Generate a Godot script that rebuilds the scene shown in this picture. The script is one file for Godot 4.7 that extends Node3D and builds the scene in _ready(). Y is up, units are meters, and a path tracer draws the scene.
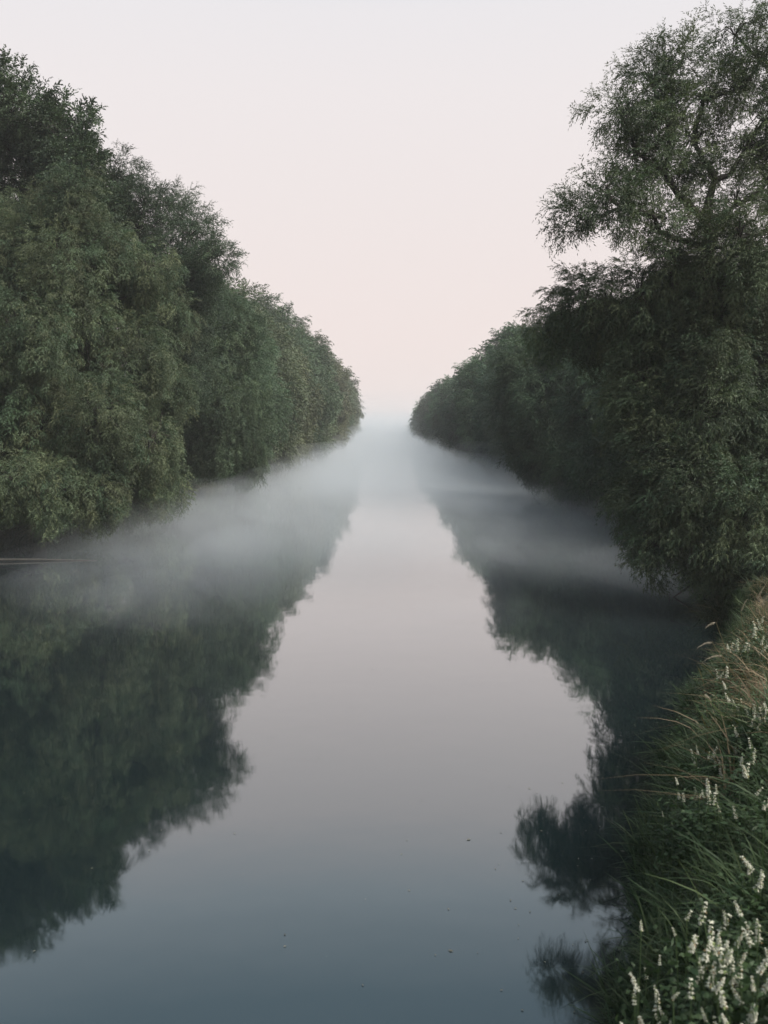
extends Node3D
# A straight, still river at dawn between two walls of willows, ground mist on the water.
# World: -Z looks down the river, the water lies at y = 0.

const EYE := Vector3(0.0, 3.0, 0.0)
var rng := RandomNumberGenerator.new()
var noise := FastNoiseLite.new()
var taken := {}
var mat := {}
var sprays := {}

# ------------------------------------------------------------------ camera, sky, sun
func set_view() -> void:
	var cam := Camera3D.new()
	cam.name = "camera"
	cam.position = EYE
	cam.rotation_degrees = Vector3(-5.0, 0, 0)
	cam.fov = 54.7
	cam.near = 0.1
	cam.far = 4000.0
	var lens := CameraAttributesPhysical.new()
	lens.frustum_focal_length = 23.2
	lens.frustum_focus_distance = 20.0
	lens.frustum_near = 0.1
	lens.frustum_far = 4000.0
	lens.exposure_aperture = 3.2
	cam.attributes = lens
	add_child(cam)
	cam.current = true
	var sky_mat := PanoramaSkyMaterial.new()
	sky_mat.panorama = dawn_sky()
	var e := Environment.new()
	e.background_mode = Environment.BG_SKY
	e.sky = Sky.new()
	e.sky.sky_material = sky_mat
	e.tonemap_mode = Environment.TONE_MAPPER_LINEAR
	e.tonemap_exposure = 1.35
	e.sdfgi_enabled = true
	e.ssao_enabled = true
	e.ssil_enabled = true
	# dawn haze over everything, and the mist banks below
	e.fog_enabled = true
	e.fog_density = 0.0008
	e.fog_light_color = Color(0.95, 0.95, 0.955)
	e.volumetric_fog_enabled = true
	e.volumetric_fog_density = 0.0
	var we := WorldEnvironment.new()
	we.name = "world_environment"
	we.environment = e
	add_child(we)
	var sun := DirectionalLight3D.new()
	sun.name = "sun"
	sun.light_energy = 1.6
	sun.light_color = Color(1.0, 0.975, 0.94)
	sun.light_angular_distance = 38.0
	sun.shadow_enabled = true
	sun.look_at_from_position(Vector3(5.8, 7.4, 2.2), Vector3.ZERO)   # low, behind the camera and to the right
	sun.sky_mode = DirectionalLight3D.SKY_MODE_LIGHT_ONLY
	add_child(sun)

# a clear dawn: rosy at the horizon, paler above it, blue overhead; the same all round (linear colours by elevation)
const SKY := [[-90.0, 0.037, 0.041, 0.033], [-0.5, 0.074, 0.074, 0.067], [0.0, 0.667, 0.581, 0.556], [5.0, 0.663, 0.581, 0.561], [12.0, 0.648, 0.593, 0.585], [18.0, 0.641, 0.604, 0.607], [22.0, 0.622, 0.604, 0.619], [26.0, 0.444, 0.519, 0.578], [31.0, 0.244, 0.341, 0.415], [40.0, 0.207, 0.311, 0.400], [90.0, 0.200, 0.304, 0.407]]

func dawn_sky() -> ImageTexture:
	var im := Image.create(32, 720, false, Image.FORMAT_RGBF)
	for y in 720:
		var el := 90.0 - (y + 0.5) / 4.0
		var c := Color.BLACK
		for k in SKY.size() - 1:
			if el >= SKY[k][0] and el <= SKY[k + 1][0]:
				var f: float = (el - SKY[k][0]) / (SKY[k + 1][0] - SKY[k][0])
				c = Color(SKY[k][1], SKY[k][2], SKY[k][3]).lerp(Color(SKY[k + 1][1], SKY[k + 1][2], SKY[k + 1][3]), f)
		for x in 32: im.set_pixel(x, y, c)
	return ImageTexture.create_from_image(im)

# ------------------------------------------------------------------ naming
func numbered(called: String) -> String:
	var k: int = taken.get(called, -1) + 1
	taken[called] = k
	return called if k == 0 else "%s_%03d" % [called, k]

func tag(o: Node, label := "", category := "", group := "", kind := "") -> void:
	if label != "": o.set_meta("label", label)
	if category != "": o.set_meta("category", category)
	if group != "": o.set_meta("group", group)
	if kind != "": o.set_meta("kind", kind)

func thing(called: String, label: String, category: String, group: String, at: Vector3) -> Node3D:
	var o := Node3D.new()
	o.name = numbered(called)
	o.position = at
	tag(o, label, category, group)
	add_child(o)
	return o

func part(called: String, mesh: Mesh, m: Material, parent: Node) -> MeshInstance3D:
	var o := MeshInstance3D.new()
	o.name = called if parent != self else numbered(called)
	o.mesh = mesh
	o.material_override = m
	parent.add_child(o, true)
	return o

func copies(called: String, mesh: Mesh, buf: PackedFloat32Array, parent: Node) -> MultiMeshInstance3D:
	var mm := MultiMesh.new()
	mm.transform_format = MultiMesh.TRANSFORM_3D
	mm.use_colors = true
	mm.mesh = mesh
	mm.instance_count = buf.size() / 16
	mm.buffer = buf
	var o := MultiMeshInstance3D.new()
	o.name = called if parent != self else numbered(called)
	o.multimesh = mm
	o.set_meta("kind", "stuff")
	parent.add_child(o, true)
	return o

func push(buf: PackedFloat32Array, b: Basis, p: Vector3, c: Color) -> void:
	buf.append_array(PackedFloat32Array([b.x.x, b.y.x, b.z.x, p.x, b.x.y, b.y.y, b.z.y, p.y, b.x.z, b.y.z, b.z.z, p.z, c.r, c.g, c.b, 1.0]))

# ------------------------------------------------------------------ materials
func noise_image(size: int, freq: float, octaves: int, seed_: int) -> Image:
	var n := FastNoiseLite.new()
	n.seed = seed_
	n.frequency = freq
	n.fractal_octaves = octaves
	return n.get_seamless_image(size, size)

func ramp_texture(im: Image, a: Color, b: Color) -> ImageTexture:
	var out := Image.create(im.get_width(), im.get_height(), false, Image.FORMAT_RGB8)
	for y in im.get_height():
		for x in im.get_width():
			out.set_pixel(x, y, a.lerp(b, im.get_pixel(x, y).r))
	return ImageTexture.create_from_image(out)

func make_materials() -> void:
	var leaf := StandardMaterial3D.new()
	leaf.vertex_color_use_as_albedo = true
	leaf.roughness = 0.55
	leaf.metallic_specular = 0.35
	leaf.cull_mode = BaseMaterial3D.CULL_DISABLED
	leaf.backlight_enabled = true
	leaf.backlight = Color(0.62, 0.68, 0.5)
	mat.leaf = leaf
	var petal := leaf.duplicate() as StandardMaterial3D
	petal.roughness = 0.8
	mat.petal = petal
	var bark := StandardMaterial3D.new()
	bark.albedo_texture = ramp_texture(noise_image(128, 0.06, 4, 5), Color(0.11, 0.10, 0.085), Color(0.26, 0.24, 0.21))
	bark.uv1_triplanar = true
	bark.uv1_scale = Vector3(1.5, 0.5, 1.5)
	bark.roughness = 0.95
	bark.heightmap_enabled = false
	mat.bark = bark
	var wood := StandardMaterial3D.new()
	wood.albedo_texture = ramp_texture(noise_image(128, 0.05, 4, 9), Color(0.15, 0.14, 0.12), Color(0.27, 0.25, 0.22))
	wood.uv1_triplanar = true
	wood.uv1_scale = Vector3(2, 2, 2)
	wood.roughness = 0.9
	mat.wood = wood
	var soil := StandardMaterial3D.new()
	soil.albedo_texture = ramp_texture(noise_image(256, 0.03, 5, 3), Color(0.13, 0.14, 0.08), Color(0.27, 0.26, 0.17))
	soil.uv1_triplanar = true
	soil.uv1_world_triplanar = true
	soil.uv1_scale = Vector3(0.35, 0.35, 0.35)
	soil.roughness = 1.0
	mat.soil = soil
	var water := StandardMaterial3D.new()
	water.albedo_color = Color(0.068, 0.11, 0.12)
	water.roughness = 0.03
	water.metallic_specular = 0.7
	var rip := noise_image(512, 0.012, 3, 21)
	rip.convert(Image.FORMAT_RGBA8)
	rip.bump_map_to_normal_map(6.0)
	water.normal_enabled = true
	water.normal_texture = ImageTexture.create_from_image(rip)
	water.normal_scale = 0.022
	water.clearcoat_enabled = true
	water.clearcoat = 1.0
	water.clearcoat_roughness = 0.03
	water.uv1_scale = Vector3(1, 1, 1)
	mat.water = water

# ------------------------------------------------------------------ meshes
func mesh_of(v: PackedVector3Array, c: PackedColorArray, idx: PackedInt32Array, n := PackedVector3Array(), uv := PackedVector2Array()) -> ArrayMesh:
	var a := []
	a.resize(Mesh.ARRAY_MAX)
	a[Mesh.ARRAY_VERTEX] = v
	if c.size(): a[Mesh.ARRAY_COLOR] = c
	if n.size(): a[Mesh.ARRAY_NORMAL] = n
	if uv.size(): a[Mesh.ARRAY_TEX_UV] = uv
	a[Mesh.ARRAY_INDEX] = idx
	var m := ArrayMesh.new()
	m.add_surface_from_arrays(Mesh.PRIMITIVE_TRIANGLES, a)
	return m

class Tubes:
	var v := PackedVector3Array()
	var n := PackedVector3Array()
	var c := PackedColorArray()
	var idx := PackedInt32Array()
	func tube(pts: Array, r0: float, r1: float, sides: int, col := Color.WHITE) -> void:
		var base := v.size()
		var m := pts.size()
		for i in m:
			var d: Vector3 = (pts[mini(i + 1, m - 1)] - pts[maxi(i - 1, 0)]).normalized()
			var side := d.cross(Vector3(0.31, 0.2, 0.93)).normalized()
			var other := d.cross(side)
			var r := lerpf(r0, r1, float(i) / (m - 1))
			for k in sides:
				var a := TAU * k / sides
				var nn := side * cos(a) + other * sin(a)
				v.append(pts[i] + nn * r)
				n.append(nn)
				c.append(col)
		for i in m - 1:
			for k in sides:
				var a := base + i * sides + k
				var b := base + i * sides + (k + 1) % sides
				idx.append_array(PackedInt32Array([a, a + sides, b, b, a + sides, b + sides]))
		v.append(pts[m - 1] + (pts[m - 1] - pts[m - 2]).normalized() * r1)
		n.append((pts[m - 1] - pts[m - 2]).normalized())
		c.append(col)
		for k in sides:
			idx.append_array(PackedInt32Array([base + (m - 1) * sides + (k + 1) % sides, base + (m - 1) * sides + k, v.size() - 1]))

func leaf_quad(v: PackedVector3Array, c: PackedColorArray, idx: PackedInt32Array, p: Vector3, d: Vector3, len_: float, w: float, col: Color) -> void:
	var side := d.cross(Vector3(rng.randfn(), rng.randfn() + 1.2, rng.randfn())).normalized() * w * 0.5
	var dip := side.cross(d).normalized() * len_ * 0.08
	var b := v.size()
	v.append(p)
	v.append(p + d * len_ * 0.42 + side + dip)
	v.append(p + d * len_ * 0.42 - side + dip)
	v.append(p + d * len_)
	for k in 4: c.append(col)
	idx.append_array(PackedInt32Array([b, b + 1, b + 2, b + 1, b + 3, b + 2]))

# A twig one unit long along +Z, hanging towards -Y, with its leaves.
func make_spray(n_side: int, leaves: int, leaf_len: float, leaf_w: float, hang: float, spread: float) -> ArrayMesh:
	var v := PackedVector3Array()
	var c := PackedColorArray()
	var idx := PackedInt32Array()
	var twigs := [[Vector3.ZERO, Vector3(0, 0, 1), 1.0]]
	for k in n_side:
		var t := rng.randf_range(0.08, 0.8)
		var p := Vector3(0, -hang * t * t, t)
		var a := rng.randf() * TAU
		var d := Vector3(cos(a) * spread, sin(a) * spread * 0.8, rng.randf_range(0.5, 1.0)).normalized()
		twigs.append([p, d, rng.randf_range(0.35, 0.65)])
	for tw in twigs:
		var n := int(leaves * tw[2])
		for k in n:
			var t: float = (k + rng.randf()) / n
			var p: Vector3 = tw[0] + tw[1] * t * tw[2] + Vector3(0, -hang * t * t * tw[2], 0)
			var along: Vector3 = (tw[1] + Vector3(0, -2.0 * hang * t, 0)).normalized()
			var out := along.cross(Vector3(rng.randfn(), rng.randfn(), rng.randfn())).normalized()
			var d := (along * rng.randf_range(0.5, 1.0) + out * rng.randf_range(0.4, 0.9) + Vector3(0, -0.35, 0)).normalized()
			var s := rng.randf_range(0.75, 1.2)
			var tone := rng.randf_range(0.82, 1.18)
			leaf_quad(v, c, idx, p, d, leaf_len * s, leaf_w * s, Color(tone * rng.randf_range(0.95, 1.1), tone, tone * rng.randf_range(0.8, 1.1)))
		# the twig itself, a thin sliver
		var e: Vector3 = tw[0] + tw[1] * tw[2] * 0.9 + Vector3(0, -hang * 0.8 * tw[2], 0)
		var b := v.size()
		v.append(tw[0] + Vector3(0.006, 0, 0)); v.append(tw[0] - Vector3(0.006, 0.004, 0)); v.append(e)
		for k in 3: c.append(Color(0.6, 0.55, 0.5))
		idx.append_array(PackedInt32Array([b, b + 1, b + 2]))
	return mesh_of(v, c, idx)

func make_sprays() -> void:
	sprays.willow = make_spray(7, 24, 0.17, 0.038, 0.4, 0.95)
	sprays.willow_loose = make_spray(8, 17, 0.17, 0.042, 0.3, 1.3)
	sprays.broad = make_spray(7, 12, 0.20, 0.105, 0.2, 1.3)
	sprays.far = make_spray(5, 20, 0.24, 0.06, 0.4, 0.9)
	for k in sprays: sprays[k].surface_set_material(0, mat.leaf)

func basis_along(d: Vector3, roll: float, s: float) -> Basis:
	var up := Vector3.UP if absf(d.y) < 0.96 else Vector3(cos(roll * 7.0), 0, sin(roll * 7.0))
	var x := up.cross(d).normalized()
	var y := d.cross(x)
	return Basis(x, y, d).rotated(d, roll) * Basis.from_scale(Vector3(s, s, s))

func unit() -> Vector3:
	return Vector3(rng.randfn(), rng.randfn(), rng.randfn()).normalized()

# ------------------------------------------------------------------ trees
# lobes: [centre, radii] in world metres. o: kind, tint, size (twig length), fill, hang, gap, trunk, sub
func tree(called: String, label: String, category: String, group: String, base: Vector3, lobes: Array, o: Dictionary) -> Node3D:
	rng.seed = hash(label) + int(base.z * 31.0)
	noise.seed = rng.seed & 0xffff
	var t := thing(called, label, category, group, base)
	var buf := PackedFloat32Array()
	var size: float = o.get("size", 0.6)
	var fill: float = o.get("fill", 1.0)
	var hang: float = o.get("hang", 0.5)
	var gap: float = o.get("gap", 0.0)
	var tint: Color = o.get("tint", Color(0.05, 0.07, 0.03))
	var tint_b: Color = o.get("tint_b", tint)
	var sub: float = o.get("sub", 0.36)
	var trunk_r: float = o.get("trunk", 0.22)
	var top := Vector3.ZERO
	for l in lobes: top += l[0]
	top = top / lobes.size() - base
	# trunk: rises to about half of the crown, leaning a little
	var fork: Vector3 = Vector3(top.x * 0.6, top.y * o.get("fork", 0.75), top.z * 0.6)
	var tr := Tubes.new()
	var bend := unit() * 0.25
	tr.tube([Vector3(0, -0.4, 0), fork * 0.08 + Vector3(0, 0, 0), fork * 0.35 + bend, fork * 0.7 - bend * 0.5, fork], trunk_r, trunk_r * 0.55, 10)
	part("trunk", mesh_of(tr.v, PackedColorArray(), tr.idx, tr.n), mat.bark, t)
	var ways := grow(lobes, base, fork)
	for l in lobes:
		var c: Vector3 = l[0] - base
		var r: Vector3 = l[1]
		var rm := (r.x + r.y + r.z) / 3.0
		var hue := rng.randf_range(0.78, 1.22)
		var rs := clampf(rm * sub, 0.28, 1.6)
		var n_sub := int(4.4 * (rm / rs) * (rm / rs)) + 3
		var m := int(fill * 7.0 * (rs / size) * (rs / size)) + 4
		var limb := Tubes.new()
		var way: Dictionary = ways[lobes.find(l)]
		var start: Vector3 = way.start
		var mid: Vector3 = way.mid
		var thick: float = clampf(0.017 * sqrt(way.carries), 0.015, 0.5 * trunk_r) * o.get("limbs", 1.0)
		limb.tube([start, start.lerp(mid, 0.5) + unit() * start.distance_to(mid) * 0.06, mid, mid.lerp(c, 0.55) + unit() * mid.distance_to(c) * 0.08, c], thick * 1.25, thick * 0.75, 7)
		thick = minf(thick, 0.03)
		for k in n_sub:
			var u := unit()
			var wob := 1.0 + 0.35 * noise.get_noise_3d(u.x * 60.0 + c.x * 20.0, u.y * 60.0 + c.y * 20.0, u.z * 60.0)
			var sc := c + Vector3(u.x * r.x, u.y * r.y, u.z * r.z) * rng.randf_range(0.48, 0.82) * wob
			var inside := false
			for l2 in lobes:
				if l2 == l: continue
				var q: Vector3 = sc + base - l2[0]
				q = Vector3(q.x / l2[1].x, q.y / l2[1].y, q.z / l2[1].z)
				if q.length_squared() < 0.3: inside = true
			if inside and rng.randf() < 0.75: continue
			if sc.y + base.y < 0.25: continue
			if k % 2 == 0 or gap > 0.0:
				var from := c + (sc - c) * 0.05
				var h := from.lerp(sc, 0.5) + Vector3(0, rs * 0.35, 0)
				limb.tube([from, h, sc], thick * 0.5, 0.006, 4)
			if rng.randf() < gap: continue
			var bright := rng.randf_range(0.65, 1.35) * hue
			var mixed := tint.lerp(tint_b, rng.randf())
			var stretch := Vector3(1, 1.0 + hang * 0.9, 1)
			for j in m:
				var w := unit() * pow(rng.randf(), 0.45)
				var p := sc + Vector3(w.x * stretch.x, w.y * stretch.y - hang * 0.3, w.z * stretch.z) * rs
				if p.y + base.y < 0.12: continue
				var d := (w * 0.8 + u * 0.5 + unit() * 0.35 + Vector3(0, 0.25 - hang * 1.1, 0)).normalized()
				var s := size * rng.randf_range(0.7, 1.25)
				if p.y + base.y < 0.35 + s * 0.4: s *= 0.5
				push(buf, basis_along(d, rng.randf_range(-0.6, 0.6), s), p, mixed * (bright * rng.randf_range(0.9, 1.1)))
		part("limb", mesh_of(limb.v, PackedColorArray(), limb.idx, limb.n), mat.bark, t)
	copies("crown", sprays[o.get("kind", "willow")], buf, t)
	total += buf.size() / 16
	return t

var total := 0

# which bough each bough springs from: the nearest point of those grown before it, and what it then carries
func grow(lobes: Array, base: Vector3, fork: Vector3) -> Array:
	var order := range(lobes.size())
	order.sort_custom(func(a, b): return (lobes[a][0] - base).distance_squared_to(fork) < (lobes[b][0] - base).distance_squared_to(fork))
	var ways := []
	ways.resize(lobes.size())
	var spots := []   # [point, length of the way to it, bough or -1, point before]
	for f in [0.35, 0.55, 0.75, 0.9, 1.0]: spots.append([fork * f, fork.length() * f * 0.5, -1])
	for n in order:
		var c: Vector3 = lobes[n][0] - base
		var best := 0
		var least := 1e9
		for k in spots.size():
			var far: float = spots[k][0].distance_to(c)
			var cost: float = far + 0.38 * spots[k][1] + maxf(0.0, spots[k][0].y - c.y) * 0.6
			if far > 0.2 and cost < least:
				least = cost
				best = k
		var from: Vector3 = spots[best][0]
		var way: float = spots[best][1]
		var dist := from.distance_to(c)
		var mid := from.lerp(c, 0.5) + Vector3(0, -dist * 0.08, 0) + unit() * dist * 0.12
		ways[n] = {"start": from, "mid": mid, "carries": 1.0, "parent": spots[best][2]}
		spots.append([mid, way + dist * 0.5, n])
		spots.append([c, way + dist, n])
	for n in range(order.size() - 1, -1, -1):
		var w: Dictionary = ways[order[n]]
		w.carries += lobes[order[n]][1].x * 2.0
		if w.parent >= 0: ways[w.parent].carries += w.carries
	return ways

# lobes of a willow whose crown reaches down over the water on the side towards river_x
func auto_lobes(base: Vector3, h: float, rad: float, towards: float, n: int, low := 0.1) -> Array:
	var out := []
	for k in n:
		var f := (k + 0.5) / n
		var y := lerpf(low * h, h * 0.86, f)
		var w := rad * (0.62 + 0.5 * sin(PI * clampf(f * 0.9 + 0.12, 0, 1)))
		if f > 0.8: w *= 0.6
		var a := k * 2.4 + rng.randf() * 0.8
		var r := h * rng.randf_range(0.13, 0.19)
		var off := Vector3(cos(a) * w * 0.6 + towards * w * 0.35 * (1.0 - f * 0.5), 0, sin(a) * w * 0.75)
		out.append([base + off + Vector3(0, y, 0), Vector3(r, r * rng.randf_range(0.9, 1.25), r)])
	out.append([base + Vector3(rng.randf_range(-0.5, 0.5), h * 0.9, rng.randf_range(-0.5, 0.5)), Vector3(h * 0.12, h * 0.13, h * 0.12)])
	return out

# ------------------------------------------------------------------ terrain
const SHORE_R := [[-30.0, -3.0], [-1.0, -0.45], [2.5, 0.62], [4.75, 1.30], [8.7, 2.6], [13.0, 4.6], [18.0, 6.2], [25.0, 7.2], [40.0, 7.6], [90.0, 7.8], [320.0, 8.5], [3000.0, 9.0]]
const SHORE_L := [[-30.0, -9.0], [10.0, -10.4], [26.0, -9.4], [36.0, -8.3], [90.0, -8.2], [320.0, -8.8], [3000.0, -9.5]]

func shore(table: Array, depth: float) -> float:
	for k in table.size() - 1:
		if depth <= table[k + 1][0]:
			var f: float = (depth - table[k][0]) / (table[k + 1][0] - table[k][0])
			return lerpf(table[k][1], table[k + 1][1], clampf(f, 0, 1))
	return table[-1][1]

func bank_height(s: float, x: float, depth: float, rise: float) -> float:
	var bump := 0.16 * noise_g.get_noise_2d(x * 30.0, depth * 30.0) * clampf(s * 2.0, 0, 1)
	return rise * (1.0 - exp(-s / 0.3)) + 0.02 * minf(s, 30.0) + bump - 0.05

func ground_height(x: float, depth: float) -> float:
	var sr := x - shore(SHORE_R, depth)
	var sl := shore(SHORE_L, depth) - x
	if sr > 0.0: return bank_height(sr, x, depth, 1.25 if depth < 6.0 else lerpf(1.25, 0.75, clampf((depth - 6.0) / 4.0, 0, 1)))
	if sl > 0.0: return bank_height(sl, x, depth, 0.3)
	return -0.05 - minf(1.6, -maxf(sr, sl) * 0.9)

var noise_g := FastNoiseLite.new()

func build_ground() -> void:
	noise_g.seed = 77
	noise_g.frequency = 0.02
	var ss := [0.0, 0.12, 0.25, 0.4, 0.6, 0.8, 1.1, 1.5, 2.0, 2.6, 3.4, 4.5, 6.0, 9.0, 14.0, 25.0, 60.0, 160.0, 500.0, 1500.0]
	var rows := [-30.0, -12.0, -5.0]
	var zz := -2.0
	while zz < 26.0:
		rows.append(zz)
		zz += 0.35
	for d in [28.0, 32.0, 38.0, 45.0, 55.0, 70.0, 90.0, 120.0, 160.0, 220.0, 320.0, 400.0, 480.0, 560.0, 700.0, 1200.0, 2500.0]: rows.append(d)
	var v := PackedVector3Array()
	var idx := PackedInt32Array()
	var cols := 0
	for depth in rows:
		var xs := []
		var l := shore(SHORE_L, depth)
		var r := shore(SHORE_R, depth)
		for k in ss.size(): xs.append(l - ss[ss.size() - 1 - k])
		for k in range(1, 6): xs.append(lerpf(l, r, k / 6.0))
		for s in ss: xs.append(r + s)
		cols = xs.size()
		for x in xs: v.append(Vector3(x, ground_height(x, depth), -depth))
	for i in rows.size() - 1:
		for k in cols - 1:
			var a := i * cols + k
			idx.append_array(PackedInt32Array([a, a + cols, a + 1, a + 1, a + cols, a + cols + 1]))
	var st := SurfaceTool.new()
	st.create_from(mesh_of(v, PackedColorArray(), idx), 0)
	st.generate_normals()
	var g := part("ground", st.commit(), mat.soil, self)
	tag(g, "dark soil and litter of the two river banks", "", "", "structure")
	# the water sheet, with uv in metres
	var wv := PackedVector3Array([Vector3(-60, 0, 30), Vector3(120, 0, 30), Vector3(120, 0, -2600), Vector3(-60, 0, -2600)])
	var wu := PackedVector2Array()
	for p in wv: wu.append(Vector2(p.x, p.z) / 7.0)
	var wn := PackedVector3Array([Vector3.UP, Vector3.UP, Vector3.UP, Vector3.UP])
	var wst := SurfaceTool.new()
	wst.create_from(mesh_of(wv, PackedColorArray(), PackedInt32Array([0, 2, 1, 0, 3, 2]), wn, wu), 0)
	wst.generate_tangents()
	var w := part("river_water", wst.commit(), mat.water, self)
	tag(w, "still dark river water mirroring the pale sky", "", "", "structure")

# ------------------------------------------------------------------ mist
func mist(at: Vector3, size: Vector3, density: float, box := false, turn := Vector3.ZERO) -> void:
	var f := FogVolume.new()
	f.name = numbered("mist_bank")
	f.shape = RenderingServer.FOG_VOLUME_SHAPE_BOX if box else RenderingServer.FOG_VOLUME_SHAPE_ELLIPSOID
	f.size = size
	f.position = at
	f.rotation = turn
	var m := FogMaterial.new()
	m.density = density
	m.albedo = Color(0.95, 0.975, 0.995)
	f.material = m
	tag(f, "", "", "", "stuff")
	add_child(f)

func build_mist() -> void:
	rng.seed = 404
	# thin sheets of mist lying on the water, thicker further down the river
	for q in [1.0, 0.9, 0.8]:
		mist(Vector3(-0.4, 0.0, -182), Vector3(20 * q, 1.6 * q, 340 * q), 0.0125)
		mist(Vector3(-0.2, 0.2, -212), Vector3(21 * q, 3.2 * q, 380 * q), 0.0048)
	for q in [1.0, 0.8, 0.6, 0.4]: mist(Vector3(0, 0, -400), Vector3(70 * q, 15 * q, 620 * q), 0.0011)
	for k in 18:
		var depth := 21.0 + 260.0 * pow((k + rng.randf()) / 18.0, 1.6)
		var w := rng.randf_range(7.0, 13.0) * (1.0 + depth / 160.0)
		var h := rng.randf_range(1.1, 2.0) * (1.0 + depth / 100.0)
		var x := rng.randf_range(-7.5, 5.5)
		var long := w * rng.randf_range(1.3, 2.4)
		var thin := rng.randf_range(0.006, 0.012) / (1.0 + depth / 160.0)
		for q in [1.0, 0.72, 0.46]: mist(Vector3(x + (1.0 - q) * w * 0.15, h * 0.15, -depth), Vector3(w * q, h * q, long * q), thin)
	for q in [1.0, 0.85, 0.7]: mist(Vector3(-0.6, 0.0, -42), Vector3(18 * q, 0.55 * q, 70 * q), 0.016)
	for a in [[4.6, 19.0, 6.0, 0.7], [2.6, 23.0, 8.0, 0.9], [-4.2, 17.0, 4.5, 0.8], [-5.0, 21.0, 6.0, 1.1], [-2.5, 22.0, 6.5, 1.0], [5.0, 27.0, 7.0, 1.5], [4.0, 33.0, 9.0, 1.8], [5.0, 41.0, 11.0, 2.2], [4.0, 53.0, 13.0, 2.6], [-5.5, 27.0, 8.0, 1.8]]:
		for q in [1.15, 0.95, 0.75, 0.55, 0.35]: mist(Vector3(a[0], 0.05, -a[1]), Vector3(a[2] * q, a[3] * q, a[2] * 1.1 * q), 0.0065)
	# torn wisps that rise off the sheet and drift
	for k in 34:
		var depth := 15.0 + 50.0 * pow((k + rng.randf()) / 34.0, 1.3)
		var x := rng.randf_range(-7.0, 2.0) if k % 3 else rng.randf_range(2.5, 6.5)
		var w := rng.randf_range(0.9, 2.6) * (0.6 + depth / 50.0)
		var h := rng.randf_range(0.5, 1.5) * (0.6 + depth / 60.0)
		mist(Vector3(x, h * rng.randf_range(0.1, 0.45), -depth), Vector3(w, h, w * rng.randf_range(0.8, 2.2)), rng.randf_range(0.016, 0.04), false, Vector3(rng.randf_range(-0.3, 0.3), rng.randf() * TAU, rng.randf_range(-0.5, 0.5)))
	# the bank of mist that closes the river
	for q in [1.0, 0.8, 0.6, 0.4]: mist(Vector3(0, 0.5, -420), Vector3(220 * q, 34 * q, 180 * q), 0.0008)

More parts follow.
